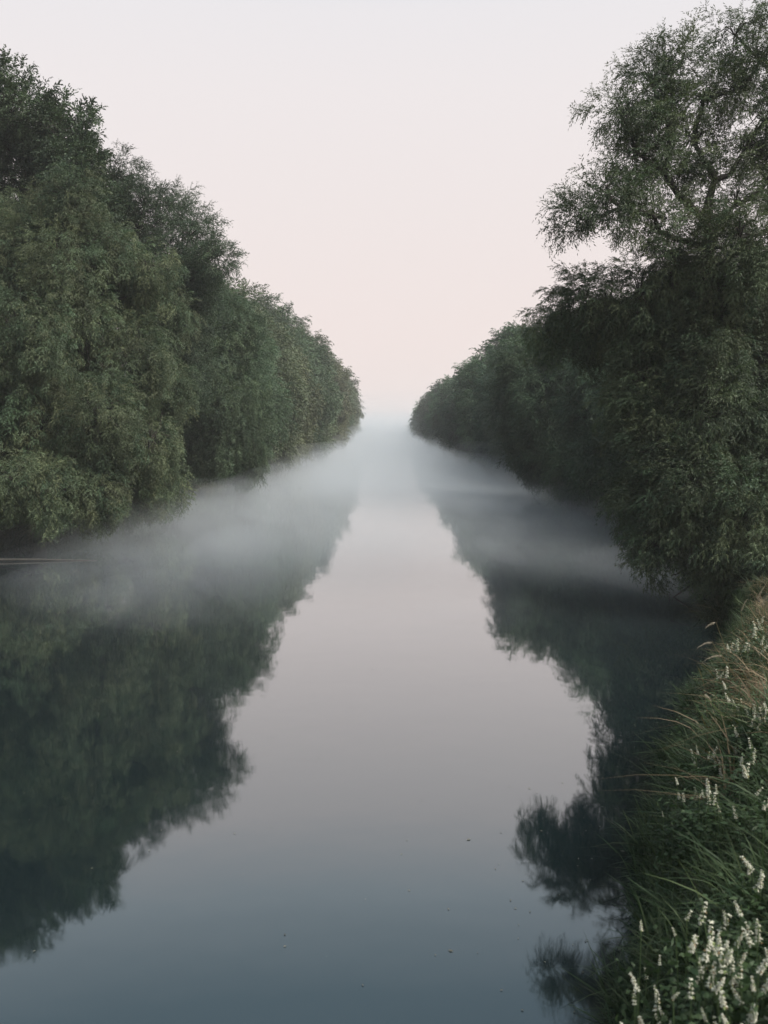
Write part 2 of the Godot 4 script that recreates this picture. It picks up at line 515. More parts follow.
# ------------------------------------------------------------------ bank plants
func build_grass() -> void:
	rng.seed = 88
	var v: PackedVector3Array
	var c: PackedColorArray
	var idx: PackedInt32Array
	var tufts := []
	for kind in 3:
		v = PackedVector3Array(); c = PackedColorArray(); idx = PackedInt32Array()
		for k in [20, 13, 26][kind]:
			var a := rng.randf() * TAU
			var lean: float = rng.randf_range(0.15, 0.8) if kind != 1 else rng.randf_range(0.7, 1.7)
			var hgt := rng.randf_range(0.45, 1.0)
			var root := Vector3(rng.randfn() * 0.12, -0.05, rng.randfn() * 0.12)
			var out := Vector3(cos(a), 0, sin(a))
			var side := Vector3(-sin(a), 0, cos(a)) * rng.randf_range(0.005, 0.016)
			var twist := rng.randf_range(-0.35, 0.35)
			var tone := rng.randf_range(0.55, 1.4)
			var b := v.size()
			for i in 6:
				var f := i / 5.0
				var p := root + (out + side.normalized() * twist * f) * lean * f * f * hgt + Vector3(0, hgt * (f - 0.5 * lean * f * f), 0)
				var s := side * (1.0 - f * f)
				v.append(p + s)
				v.append(p - s)
				for q in 2: c.append(Color(tone, tone, tone * 0.9))
			for i in 5:
				var q := b + i * 2
				idx.append_array(PackedInt32Array([q, q + 1, q + 2, q + 1, q + 3, q + 2]))
		var tuft := mesh_of(v, c, idx)
		tuft.surface_set_material(0, mat.leaf)
		tufts.append(tuft)
	var green := [PackedFloat32Array(), PackedFloat32Array(), PackedFloat32Array()]
	var dry := PackedFloat32Array()
	for k in 15000:
		var depth := 1.2 + 22.0 * pow(rng.randf(), 1.5)
		var s := -0.06 + 4.2 * pow(rng.randf(), 1.35)
		var x := shore(SHORE_R, depth) + s
		if x > depth * 0.46 + 0.8: continue
		var y := ground_height(x, depth)
		var patch := noise_g.get_noise_2d(x * 45.0, depth * 45.0)
		if patch < -0.28 and rng.randf() < 0.6: continue
		var hh := rng.randf_range(0.18, 0.45) * (1.0 + 0.9 * patch)
		if depth > 9.0: hh *= 0.75
		if y < -0.03: y = -0.06
		var yaw := rng.randf() * TAU
		var lean_to := Vector3(-0.55, 0, -0.1) * rng.randf_range(0.2, 1.0) * (1.0 if s < 0.6 else 0.35)
		var up := (Vector3.UP + lean_to + unit() * 0.5).normalized()
		var bx := up.cross(Vector3(cos(yaw), 0, sin(yaw))).normalized()
		var bas := Basis(bx, up, bx.cross(up)) * Basis.from_scale(Vector3(hh, hh, hh))
		var dead := depth > 5.2 and s > 0.4 and noise_g.get_noise_2d(x * 22.0 + 90.0, depth * 22.0) > -0.12 and rng.randf() < 0.75
		if dead: push(dry, bas, Vector3(x, y, -depth), Color(0.23, 0.17, 0.11) * rng.randf_range(0.5, 1.3))
		else: push(green[rng.randi() % 3], bas, Vector3(x, y, -depth), Color(0.030, 0.056, 0.024).lerp(Color(0.075, 0.10, 0.04), pow(rng.randf(), 2.0)) * rng.randf_range(0.6, 1.3))
	var names := ["upright dark green grass covering the near bank", "long arching grass blades bent over the near bank", "short thick green grass low on the near bank"]
	for k in 3: tag(copies("bank_grass", tufts[k], green[k], self), names[k], "grass", "", "stuff")
	tag(copies("dry_grass", tufts[1], dry, self), "withered brown grass among the green on the bank", "grass", "", "stuff")
	# sedge along the foot of both wooded banks
	var sedge := PackedFloat32Array()
	for k in 5200:
		var side := -1 if k % 2 else 1
		var depth := (18.0 if side < 0 else 15.0) + 150.0 * pow(rng.randf(), 1.7)
		var s := -0.25 + 1.6 * pow(rng.randf(), 1.5)
		var x := shore(SHORE_L, depth) - s if side < 0 else shore(SHORE_R, depth) + s
		var hh := rng.randf_range(0.35, 0.8) * (1.0 + depth / 200.0)
		var up := (Vector3(-side * 0.4, 1, 0) + unit() * 0.35).normalized()
		var bx := up.cross(Vector3(cos(k), 0, sin(k))).normalized()
		push(sedge, Basis(bx, up, bx.cross(up)) * Basis.from_scale(Vector3(hh, hh, hh)), Vector3(x, maxf(ground_height(x, depth), -0.05), -depth), Color(0.03, 0.045, 0.022).lerp(Color(0.09, 0.075, 0.045), pow(rng.randf(), 3.0)))
	tag(copies("sedge", tufts[1], sedge, self), "ragged sedge along the waterline under the trees", "sedge", "", "stuff")
	# broad-leaved weeds filling in between the blades
	var weed := herb_leaves(71)
	weed.surface_set_material(0, mat.leaf)
	var weeds := PackedFloat32Array()
	for k in 1500:
		var depth := 1.6 + 9.0 * pow(rng.randf(), 1.3)
		var s := 0.1 + 2.6 * rng.randf()
		var x := shore(SHORE_R, depth) + s
		if x > depth * 0.46 + 0.6 or noise_g.get_noise_2d(x * 30.0 + 500.0, depth * 30.0) < -0.02: continue
		var hh := rng.randf_range(0.2, 0.45)
		push(weeds, Basis(Vector3.UP, rng.randf() * TAU) * Basis.from_scale(Vector3(0.5, hh, 0.5)), Vector3(x, ground_height(x, depth), -depth), Color(1, 1, 1) * rng.randf_range(0.5, 1.1))
	tag(copies("weeds", weed, weeds, self), "low leafy weeds between the grass blades", "weeds", "", "stuff")

func flower_spike(seed_: int, whorls: int) -> ArrayMesh:
	rng.seed = seed_
	var v := PackedVector3Array()
	var c := PackedColorArray()
	var idx := PackedInt32Array()
	for k in whorls:
		var f := float(k) / whorls
		var ring := lerpf(0.085, 0.03, f)
		var n := 9 if f < 0.6 else 6
		for j in n:
			var a := TAU * (j + rng.randf() * 0.8) / n
			var p := Vector3(cos(a) * ring, f + rng.randf_range(-0.035, 0.035), sin(a) * ring) * rng.randf_range(0.85, 1.1)
			var s := lerpf(0.050, 0.032, f) * rng.randf_range(0.7, 1.3)
			var t := rng.randf_range(0.7, 1.0)
			var col := Color(0.74 * t, 0.72 * t, 0.60 * t) if rng.randf() > 0.2 else (Color(0.22, 0.27, 0.12) if rng.randf() < 0.6 else Color(0.34, 0.24, 0.13))
			# a small blossom: a lumpy octahedron with a flared lip
			var b := v.size()
			for q in [Vector3(s, 0, 0), Vector3(-s, 0, 0), Vector3(0, s * 0.9, 0), Vector3(0, -s * 0.9, 0), Vector3(0, 0, s), Vector3(0, 0, -s)]:
				v.append(p + q + unit() * s * 0.35)
				c.append(col)
			for tri in [[2, 0, 4], [2, 4, 1], [2, 1, 5], [2, 5, 0], [3, 4, 0], [3, 1, 4], [3, 5, 1], [3, 0, 5]]:
				for q in tri: idx.append(b + q)
			leaf_quad(v, c, idx, p, (Vector3(cos(a), -0.3, sin(a))).normalized(), s * 1.9, s * 1.3, col)
	return mesh_of(v, c, idx)

func herb_leaves(seed_: int) -> ArrayMesh:
	rng.seed = seed_
	var v := PackedVector3Array()
	var c := PackedColorArray()
	var idx := PackedInt32Array()
	for k in 70:
		var y := rng.randf_range(0.08, 0.9)
		var a := rng.randf() * TAU
		var out := Vector3(cos(a), rng.randf_range(-0.35, 0.4), sin(a)).normalized()
		var p := Vector3(rng.randfn() * 0.12, y, rng.randfn() * 0.12)
		var t := rng.randf_range(0.7, 1.25)
		leaf_quad(v, c, idx, p, out, rng.randf_range(0.05, 0.11), rng.randf_range(0.022, 0.045), Color(0.042 * t, 0.07 * t, 0.03 * t))
	return mesh_of(v, c, idx)

# One flowering herb: stems that carry white spikes, leaves about them.
func herb(label: String, at: Vector3, hgt: float, n: int, spread: float, spike_len: float) -> void:
	var t := thing("flowering_herb", label, "flower", "white flowering herbs on the bank", at)
	rng.seed = hash(label) + 5
	for k in n:
		var a := rng.randf() * TAU
		var out := Vector3(cos(a), 0, sin(a)) * spread * sqrt(rng.randf())
		var top := out + Vector3(0, hgt * rng.randf_range(0.7, 1.0), 0)
		var tb := Tubes.new()
		tb.tube([out * 0.25 + Vector3(0, -0.05, 0), out * 0.6 + Vector3(0, top.y * 0.5, 0), top], 0.003, 0.002, 5, Color(0.08, 0.12, 0.05))
		var stem := part("stem", mesh_of(tb.v, tb.c, tb.idx, tb.n), mat.leaf, t)
		var sp := part("flower_spike", spikes[k % spikes.size()], mat.petal, stem)
		var L := spike_len * rng.randf_range(0.5, 1.1)
		sp.transform = Transform3D(Basis.from_euler(Vector3(rng.randf_range(-0.5, 0.5), rng.randf() * TAU, rng.randf_range(-0.5, 0.5))) * Basis.from_scale(Vector3(L * 1.1, L, L * 1.1)), top - Vector3(0, L * 0.6, 0))
		var lv := part("leaves", herbs[k % herbs.size()], mat.leaf, t)
		tag(lv, "", "", "", "stuff")
		lv.transform = Transform3D(Basis(Vector3.UP, rng.randf() * TAU) * Basis.from_scale(Vector3(0.45, top.y * 0.95, 0.45)), out * 0.6)

var spikes := []
var herbs := []

# A nodding, feathery grass head on a long bent stalk.
func plume(label: String, at: Vector3, top: Vector3, tip: Vector3, thick: float) -> void:
	var t := thing("plume_grass", label, "grass", "pale grass plumes on the bank", at)
	rng.seed = hash(label)
	var tb := Tubes.new()
	var a := top - at
	var b := tip - at
	tb.tube([Vector3(0, -0.05, 0), a * 0.5 + Vector3(0.01, 0.03, 0), a], 0.004, 0.002, 5, Color(0.16, 0.13, 0.07))
	part("stalk", mesh_of(tb.v, tb.c, tb.idx, tb.n), mat.leaf, t)
	var v := PackedVector3Array()
	var c := PackedColorArray()
	var idx := PackedInt32Array()
	var bow := (a + b) * 0.5 + Vector3(0, a.distance_to(b) * 0.18, 0)
	for k in 170:
		var f := rng.randf()
		var p := a.lerp(bow, f).lerp(bow.lerp(b, f), f)
		var d := ((b - a).normalized() * 0.9 + unit() * 0.5).normalized()
		var tone := rng.randf_range(0.7, 1.2)
		leaf_quad(v, c, idx, p, d, thick * rng.randf_range(0.5, 1.1) * (1.15 - f * 0.7), thick * 0.09, Color(0.34 * tone, 0.29 * tone, 0.22 * tone))
	part("plume", mesh_of(v, c, idx), mat.petal, t)

const NEAR_TREES := [
	{"name": "broadleaf_tree", "cat": "tree", "label": "tallest dark broad-leaved tree rising behind the willows at the left edge", "group": "", "base": Vector3(-13.200, 0.700, -33.000), "o": {"kind": "broad", "tint": Color(0.042, 0.064, 0.040), "tint_b": Color(0.062, 0.088, 0.050), "size": 0.4, "fill": 1.1, "hang": 0.1, "gap": 0.3, "trunk": 0.3, "sub": 0.3}, "lobes": [
		[Vector3(-11.688, 12.814, -32.000), Vector3(1.552, 1.552, 1.784)],
		[Vector3(-10.236, 12.114, -32.000), Vector3(1.164, 1.164, 1.338)],
		[Vector3(-9.333, 10.881, -31.000), Vector3(0.877, 0.877, 1.008)],
		[Vector3(-13.975, 13.590, -33.000), Vector3(2.000, 2.000, 2.300)],
		[Vector3(-12.121, 11.073, -33.000), Vector3(2.067, 2.067, 2.377)],
		[Vector3(-10.360, 10.120, -33.000), Vector3(1.667, 1.667, 1.917)],
		[Vector3(-13.944, 10.120, -33.000), Vector3(2.667, 2.667, 3.067)],
		[Vector3(-11.732, 8.689, -34.000), Vector3(2.404, 2.404, 2.765)],
		[Vector3(-9.360, 9.184, -34.000), Vector3(1.374, 1.374, 1.580)],
		[Vector3(-15.182, 6.693, -34.000), Vector3(3.091, 3.091, 3.555)],
		[Vector3(-12.521, 5.766, -35.000), Vector3(2.828, 2.828, 3.253)]]},
	{"name": "willow_tree", "cat": "tree", "label": "dark slender-leaved tree whose tip leans out over the olive willow", "group": "", "base": Vector3(-9.400, 0.600, -36.000), "o": {"kind": "willow_loose", "tint": Color(0.042, 0.066, 0.042), "tint_b": Color(0.060, 0.086, 0.052), "size": 0.42, "fill": 1.2, "hang": 0.25, "gap": 0.24, "trunk": 0.24, "sub": 0.32}, "lobes": [
		[Vector3(-9.105, 11.383, -34.000), Vector3(0.958, 0.958, 1.102)],
		[Vector3(-8.056, 10.336, -34.000), Vector3(1.085, 1.085, 1.248)],
		[Vector3(-8.806, 9.843, -34.000), Vector3(1.278, 1.278, 1.469)],
		[Vector3(-7.183, 10.336, -34.000), Vector3(0.704, 0.704, 0.810)],
		[Vector3(-6.369, 9.163, -33.000), Vector3(1.053, 1.053, 1.211)],
		[Vector3(-5.330, 8.354, -32.000), Vector3(0.601, 0.601, 0.691)],
		[Vector3(-7.089, 8.192, -34.000), Vector3(1.439, 1.439, 1.655)],
		[Vector3(-6.363, 7.620, -33.000), Vector3(0.867, 0.867, 0.997)],
		[Vector3(-8.358, 7.489, -35.000), Vector3(1.973, 1.973, 2.269)],
		[Vector3(-7.018, 6.457, -35.000), Vector3(1.382, 1.382, 1.590)],
		[Vector3(-7.928, 5.132, -36.000), Vector3(2.029, 2.029, 2.333)]]},
	{"name": "willow_tree", "cat": "tree", "label": "great olive weeping willow trailing into the water at the left", "group": "", "base": Vector3(-9.600, 0.500, -27.000), "o": {"kind": "willow", "tint": Color(0.062, 0.100, 0.058), "tint_b": Color(0.122, 0.140, 0.078), "size": 0.32, "fill": 1.3, "hang": 0.6, "gap": 0.05, "trunk": 0.3, "sub": 0.3}, "lobes": [
		[Vector3(-8.152, 8.725, -26.300), Vector3(0.922, 1.106, 1.060)],
		[Vector3(-9.553, 8.264, -27.900), Vector3(1.282, 1.282, 1.475)],
		[Vector3(-7.532, 7.579, -26.300), Vector3(0.922, 0.922, 1.060)],
		[Vector3(-9.983, 7.265, -26.900), Vector3(1.350, 1.350, 1.553)],
		[Vector3(-8.138, 6.888, -25.300), Vector3(1.099, 1.319, 1.264)],
		[Vector3(-7.454, 7.151, -27.900), Vector3(1.122, 1.346, 1.290)],
		[Vector3(-6.342, 7.195, -27.300), Vector3(0.869, 1.042, 0.999)],
		[Vector3(-6.310, 6.025, -28.900), Vector3(0.870, 1.131, 1.000)],
		[Vector3(-8.834, 5.064, -24.300), Vector3(1.340, 1.608, 1.541)],
		[Vector3(-7.735, 5.200, -25.900), Vector3(1.190, 1.547, 1.369)],
		[Vector3(-6.552, 4.714, -26.300), Vector3(1.057, 1.375, 1.216)],
		[Vector3(-6.349, 4.022, -28.900), Vector3(0.823, 1.070, 0.947)],
		[Vector3(-6.436, 2.600, -27.300), Vector3(0.913, 1.187, 1.050)],
		[Vector3(-6.696, 1.176, -28.900), Vector3(0.823, 0.906, 0.947)],
		[Vector3(-6.941, 3.131, -24.300), Vector3(1.016, 1.321, 1.169)],
		[Vector3(-8.623, 2.885, -24.900), Vector3(1.353, 1.759, 1.556)],
		[Vector3(-7.107, 1.417, -24.300), Vector3(0.812, 0.975, 0.934)],
		[Vector3(-7.181, 0.758, -27.900), Vector3(0.699, 0.699, 0.804)],
		[Vector3(-7.876, 1.482, -23.300), Vector3(0.779, 0.779, 0.896)],
		[Vector3(-9.492, 3.134, -24.900), Vector3(1.250, 1.625, 1.438)],
		[Vector3(-8.507, 1.746, -22.800), Vector3(0.686, 0.686, 0.789)],
		[Vector3(-11.402, 5.019, -26.900), Vector3(1.799, 2.338, 2.069)],
		[Vector3(-10.399, 2.154, -24.300), Vector3(1.220, 1.220, 1.403)]]},
	{"name": "willow_tree", "cat": "tree", "label": "green weeping willow just beyond the great olive one", "group": "", "base": Vector3(-9.600, 0.500, -42.000), "o": {"kind": "willow", "tint": Color(0.058, 0.096, 0.057), "tint_b": Color(0.090, 0.125, 0.070), "size": 0.42, "fill": 1.4, "hang": 0.5, "trunk": 0.26, "sub": 0.32}, "lobes": [
		[Vector3(-6.738, 7.344, -40.000), Vector3(1.212, 1.212, 1.394)],
		[Vector3(-6.099, 6.645, -41.000), Vector3(1.408, 1.408, 1.619)],
		[Vector3(-7.161, 5.765, -40.000), Vector3(1.616, 1.939, 1.859)],
		[Vector3(-5.915, 5.021, -41.000), Vector3(1.491, 1.789, 1.715)],
		[Vector3(-6.791, 3.776, -40.000), Vector3(1.455, 1.891, 1.673)],
		[Vector3(-5.872, 3.185, -42.000), Vector3(1.442, 1.731, 1.659)],
		[Vector3(-6.936, 2.172, -40.000), Vector3(1.131, 1.244, 1.301)],
		[Vector3(-6.102, 1.708, -42.000), Vector3(1.103, 1.103, 1.268)],
		[Vector3(-8.004, 2.975, -41.000), Vector3(1.657, 1.657, 1.905)]]},
	{"name": "willow_tree", "cat": "tree", "label": "tall spreading willow with open upper limbs over the flowering bank", "group": "", "base": Vector3(6.700, 1.000, -17.500), "o": {"kind": "willow_loose", "tint": Color(0.052, 0.082, 0.047), "tint_b": Color(0.095, 0.115, 0.058), "size": 0.32, "fill": 1.0, "hang": 0.15, "gap": 0.32, "trunk": 0.26, "sub": 0.3, "limbs": 0.95, "fork": 0.58}, "lobes": [
		[Vector3(3.854, 8.044, -16.600), Vector3(0.443, 0.443, 0.509)],
		[Vector3(4.468, 8.649, -17.000), Vector3(0.491, 0.491, 0.565)],
		[Vector3(4.925, 8.937, -17.000), Vector3(0.416, 0.416, 0.478)],
		[Vector3(5.367, 8.471, -17.200), Vector3(0.459, 0.459, 0.527)],
		[Vector3(4.677, 7.945, -16.800), Vector3(0.523, 0.523, 0.601)],
		[Vector3(4.070, 7.416, -16.500), Vector3(0.477, 0.477, 0.548)],
		[Vector3(4.703, 7.192, -17.000), Vector3(0.453, 0.453, 0.521)],
		[Vector3(3.535, 6.607, -16.000), Vector3(0.427, 0.427, 0.491)],
		[Vector3(3.147, 6.236, -16.000), Vector3(0.320, 0.320, 0.368)],
		[Vector3(3.928, 6.454, -16.300), Vector3(0.471, 0.471, 0.542)],
		[Vector3(4.446, 6.389, -16.600), Vector3(0.369, 0.369, 0.424)],
		[Vector3(5.253, 7.735, -17.200), Vector3(0.382, 0.382, 0.440)],
		[Vector3(5.976, 9.622, -17.500), Vector3(0.467, 0.467, 0.537)],
		[Vector3(6.416, 9.211, -17.500), Vector3(0.583, 0.583, 0.671)],
		[Vector3(5.936, 8.650, -17.300), Vector3(0.384, 0.384, 0.442)],
		[Vector3(6.534, 8.217, -17.500), Vector3(0.583, 0.583, 0.671)],
		[Vector3(6.136, 7.663, -17.300), Vector3(0.423, 0.423, 0.486)],
		[Vector3(6.621, 7.180, -17.500), Vector3(0.506, 0.506, 0.581)],
		[Vector3(5.608, 7.142, -17.200), Vector3(0.344, 0.344, 0.396)],
		[Vector3(5.780, 6.031, -16.400), Vector3(0.547, 0.547, 0.629)],
		[Vector3(5.362, 5.923, -16.600), Vector3(0.406, 0.406, 0.467)],
		[Vector3(6.373, 6.164, -16.600), Vector3(0.553, 0.553, 0.636)],
		[Vector3(7.496, 8.879, -18.000), Vector3(0.909, 0.909, 1.045)],
		[Vector3(7.589, 7.334, -18.000), Vector3(0.909, 0.909, 1.045)],
		[Vector3(5.328, 6.451, -16.900), Vector3(0.376, 0.376, 0.432)],
		[Vector3(5.890, 6.684, -17.000), Vector3(0.378, 0.378, 0.434)],
		[Vector3(4.723, 6.137, -16.800), Vector3(0.305, 0.305, 0.351)]]},
	{"name": "willow_tree", "cat": "tree", "label": "dense dark willow hanging low over the water beside the bank", "group": "", "base": Vector3(6.600, 0.900, -18.600), "o": {"kind": "willow", "tint": Color(0.050, 0.080, 0.047), "tint_b": Color(0.095, 0.115, 0.062), "size": 0.3, "fill": 1.2, "hang": 0.45, "gap": 0.03, "trunk": 0.24, "sub": 0.3}, "lobes": [
		[Vector3(3.105, 4.866, -17.500), Vector3(0.354, 0.354, 0.407)],
		[Vector3(3.461, 5.151, -17.300), Vector3(0.419, 0.419, 0.482)],
		[Vector3(3.871, 5.054, -17.200), Vector3(0.452, 0.452, 0.519)],
		[Vector3(3.658, 4.723, -17.800), Vector3(0.467, 0.467, 0.538)],
		[Vector3(2.913, 4.688, -17.800), Vector3(0.252, 0.252, 0.289)],
		[Vector3(4.330, 5.197, -17.000), Vector3(0.515, 0.515, 0.592)],
		[Vector3(4.867, 5.363, -17.000), Vector3(0.549, 0.549, 0.632)],
		[Vector3(5.678, 5.363, -17.000), Vector3(0.721, 0.721, 0.829)],
		[Vector3(6.718, 5.347, -17.500), Vector3(0.848, 0.848, 0.976)],
		[Vector3(4.449, 4.478, -17.400), Vector3(0.703, 0.703, 0.808)],
		[Vector3(5.370, 4.276, -17.000), Vector3(0.927, 0.927, 1.066)],
		[Vector3(6.764, 3.967, -17.500), Vector3(1.025, 1.025, 1.179)],
		[Vector3(4.592, 3.523, -17.200), Vector3(0.764, 0.917, 0.879)],
		[Vector3(5.359, 3.090, -16.600), Vector3(0.905, 1.087, 1.041)],
		[Vector3(6.459, 2.673, -16.600), Vector3(0.973, 1.167, 1.118)],
		[Vector3(4.506, 2.585, -16.800), Vector3(0.679, 0.815, 0.781)],
		[Vector3(4.398, 1.780, -16.200), Vector3(0.556, 0.723, 0.640)],
		[Vector3(4.955, 1.958, -16.000), Vector3(0.743, 0.892, 0.855)],
		[Vector3(5.712, 1.588, -15.600), Vector3(0.725, 0.870, 0.834)],
		[Vector3(4.354, 1.085, -15.800), Vector3(0.319, 0.447, 0.367)],
		[Vector3(4.886, 1.098, -15.700), Vector3(0.412, 0.495, 0.474)],
		[Vector3(5.363, 1.062, -15.600), Vector3(0.441, 0.485, 0.507)],
		[Vector3(5.932, 0.771, -15.400), Vector3(0.498, 0.498, 0.572)]]},
	{"name": "willow_tree", "cat": "tree", "label": "shadowy willow behind the dark hanging one on the right bank", "group": "", "base": Vector3(10.200, 1.000, -41.000), "o": {"kind": "willow", "tint": Color(0.055, 0.090, 0.056), "tint_b": Color(0.085, 0.118, 0.068), "size": 0.5, "fill": 1.3, "hang": 0.4, "trunk": 0.24, "sub": 0.32}, "lobes": [
		[Vector3(5.924, 5.820, -42.000), Vector3(0.933, 0.933, 1.073)],
		[Vector3(6.893, 5.591, -41.000), Vector3(1.160, 1.160, 1.334)],
		[Vector3(5.515, 4.820, -42.000), Vector3(0.933, 0.933, 1.073)],
		[Vector3(6.466, 4.016, -40.000), Vector3(1.374, 1.648, 1.580)],
		[Vector3(7.854, 5.011, -40.000), Vector3(1.535, 1.535, 1.766)],
		[Vector3(6.884, 2.895, -40.000), Vector3(1.455, 1.745, 1.673)],
		[Vector3(5.825, 3.563, -42.000), Vector3(1.103, 1.324, 1.268)],
		[Vector3(8.476, 3.015, -39.000), Vector3(1.733, 2.080, 1.993)],
		[Vector3(7.521, 1.486, -38.000), Vector3(1.228, 1.351, 1.413)],
		[Vector3(8.821, 1.339, -37.000), Vector3(1.345, 1.345, 1.547)],
		[Vector3(6.246, 1.780, -41.000), Vector3(0.994, 0.994, 1.143)],
		[Vector3(9.602, 2.824, -38.000), Vector3(1.919, 1.919, 2.207)],
		[Vector3(9.061, 4.813, -40.000), Vector3(1.455, 1.455, 1.673)],
		[Vector3(8.317, 6.003, -40.000), Vector3(1.131, 1.131, 1.301)],
		[Vector3(9.272, 6.236, -39.000), Vector3(1.261, 1.261, 1.450)],
		[Vector3(10.285, 6.228, -38.000), Vector3(1.305, 1.305, 1.501)]]},
]

# label, x, distance down the river, height, crown radius, leaf colour, boughs
const ROW_TREES := [
	["first willow past the two big ones on the left bank", -10.0, 52.0, 10.2, 3.4, Color(0.070, 0.108, 0.064), 15],
	["second willow past the two big ones on the left bank", -10.2, 62.0, 11.6, 3.6, Color(0.082, 0.102, 0.064), 15],
	["third willow past the two big ones on the left bank", -10.4, 73.0, 11.4, 3.8, Color(0.094, 0.108, 0.064), 15],
	["fourth willow past the two big ones on the left bank", -10.6, 86.0, 13.2, 4.2, Color(0.070, 0.102, 0.064), 15],
	["fifth willow past the two big ones on the left bank", -10.8, 102.0, 12.2, 4.2, Color(0.082, 0.108, 0.064), 15],
	["sixth willow past the two big ones on the left bank", -11.0, 121.0, 14.2, 4.6, Color(0.094, 0.102, 0.064), 15],
	["seventh willow past the two big ones on the left bank", -11.5, 144.0, 13.2, 4.6, Color(0.070, 0.108, 0.064), 15],
	["eighth willow past the two big ones on the left bank", -12.0, 170.0, 15.2, 5.0, Color(0.082, 0.102, 0.064), 15],
	["misty willow last but one at the far end of the left tree row", -12.6, 200.0, 14.4, 5.0, Color(0.094, 0.108, 0.064), 15],
	["hazy last willow at the far end of the left tree row", -13.5, 236.0, 16.0, 5.0, Color(0.070, 0.102, 0.064), 15],
	["low dark tree right behind the overhanging willow on the right bank", 9.7, 26.0, 6.4, 2.5, Color(0.056, 0.088, 0.062), 14],
	["low dark tree just before the shadowy willow on the right bank", 9.6, 33.0, 7.2, 2.7, Color(0.064, 0.098, 0.062), 14],
	["first tree past the shadowy willow on the right bank", 11.2, 50.0, 7.6, 2.8, Color(0.056, 0.108, 0.062), 14],
	["second tree past the shadowy willow on the right bank", 10.2, 58.0, 8.4, 3.0, Color(0.064, 0.088, 0.062), 14],
	["third tree past the shadowy willow on the right bank", 10.2, 66.0, 7.8, 3.0, Color(0.056, 0.098, 0.062), 14],
	["fourth tree past the shadowy willow on the right bank", 10.2, 79.0, 9.6, 3.0, Color(0.064, 0.108, 0.062), 14],
	["fifth tree past the shadowy willow on the right bank", 10.4, 94.0, 8.0, 3.4, Color(0.056, 0.088, 0.062), 14],
	["sixth tree past the shadowy willow on the right bank", 10.6, 112.0, 9.0, 3.4, Color(0.064, 0.098, 0.062), 14],
	["seventh tree past the shadowy willow on the right bank", 10.8, 134.0, 7.8, 3.6, Color(0.056, 0.108, 0.062), 14],
	["eighth tree past the shadowy willow on the right bank", 11.0, 160.0, 8.8, 3.6, Color(0.064, 0.088, 0.062), 14],
	["misty tree third from the last at the far end of the right tree row", 11.2, 192.0, 8.0, 4.0, Color(0.056, 0.098, 0.062), 14],
	["misty tree last but one at the far end of the right tree row", 12.2, 230.0, 7.6, 4.0, Color(0.064, 0.108, 0.062), 14],
	["hazy low last tree at the far end of the right tree row", 13.5, 275.0, 6.4, 3.6, Color(0.056, 0.088, 0.062), 14],
]

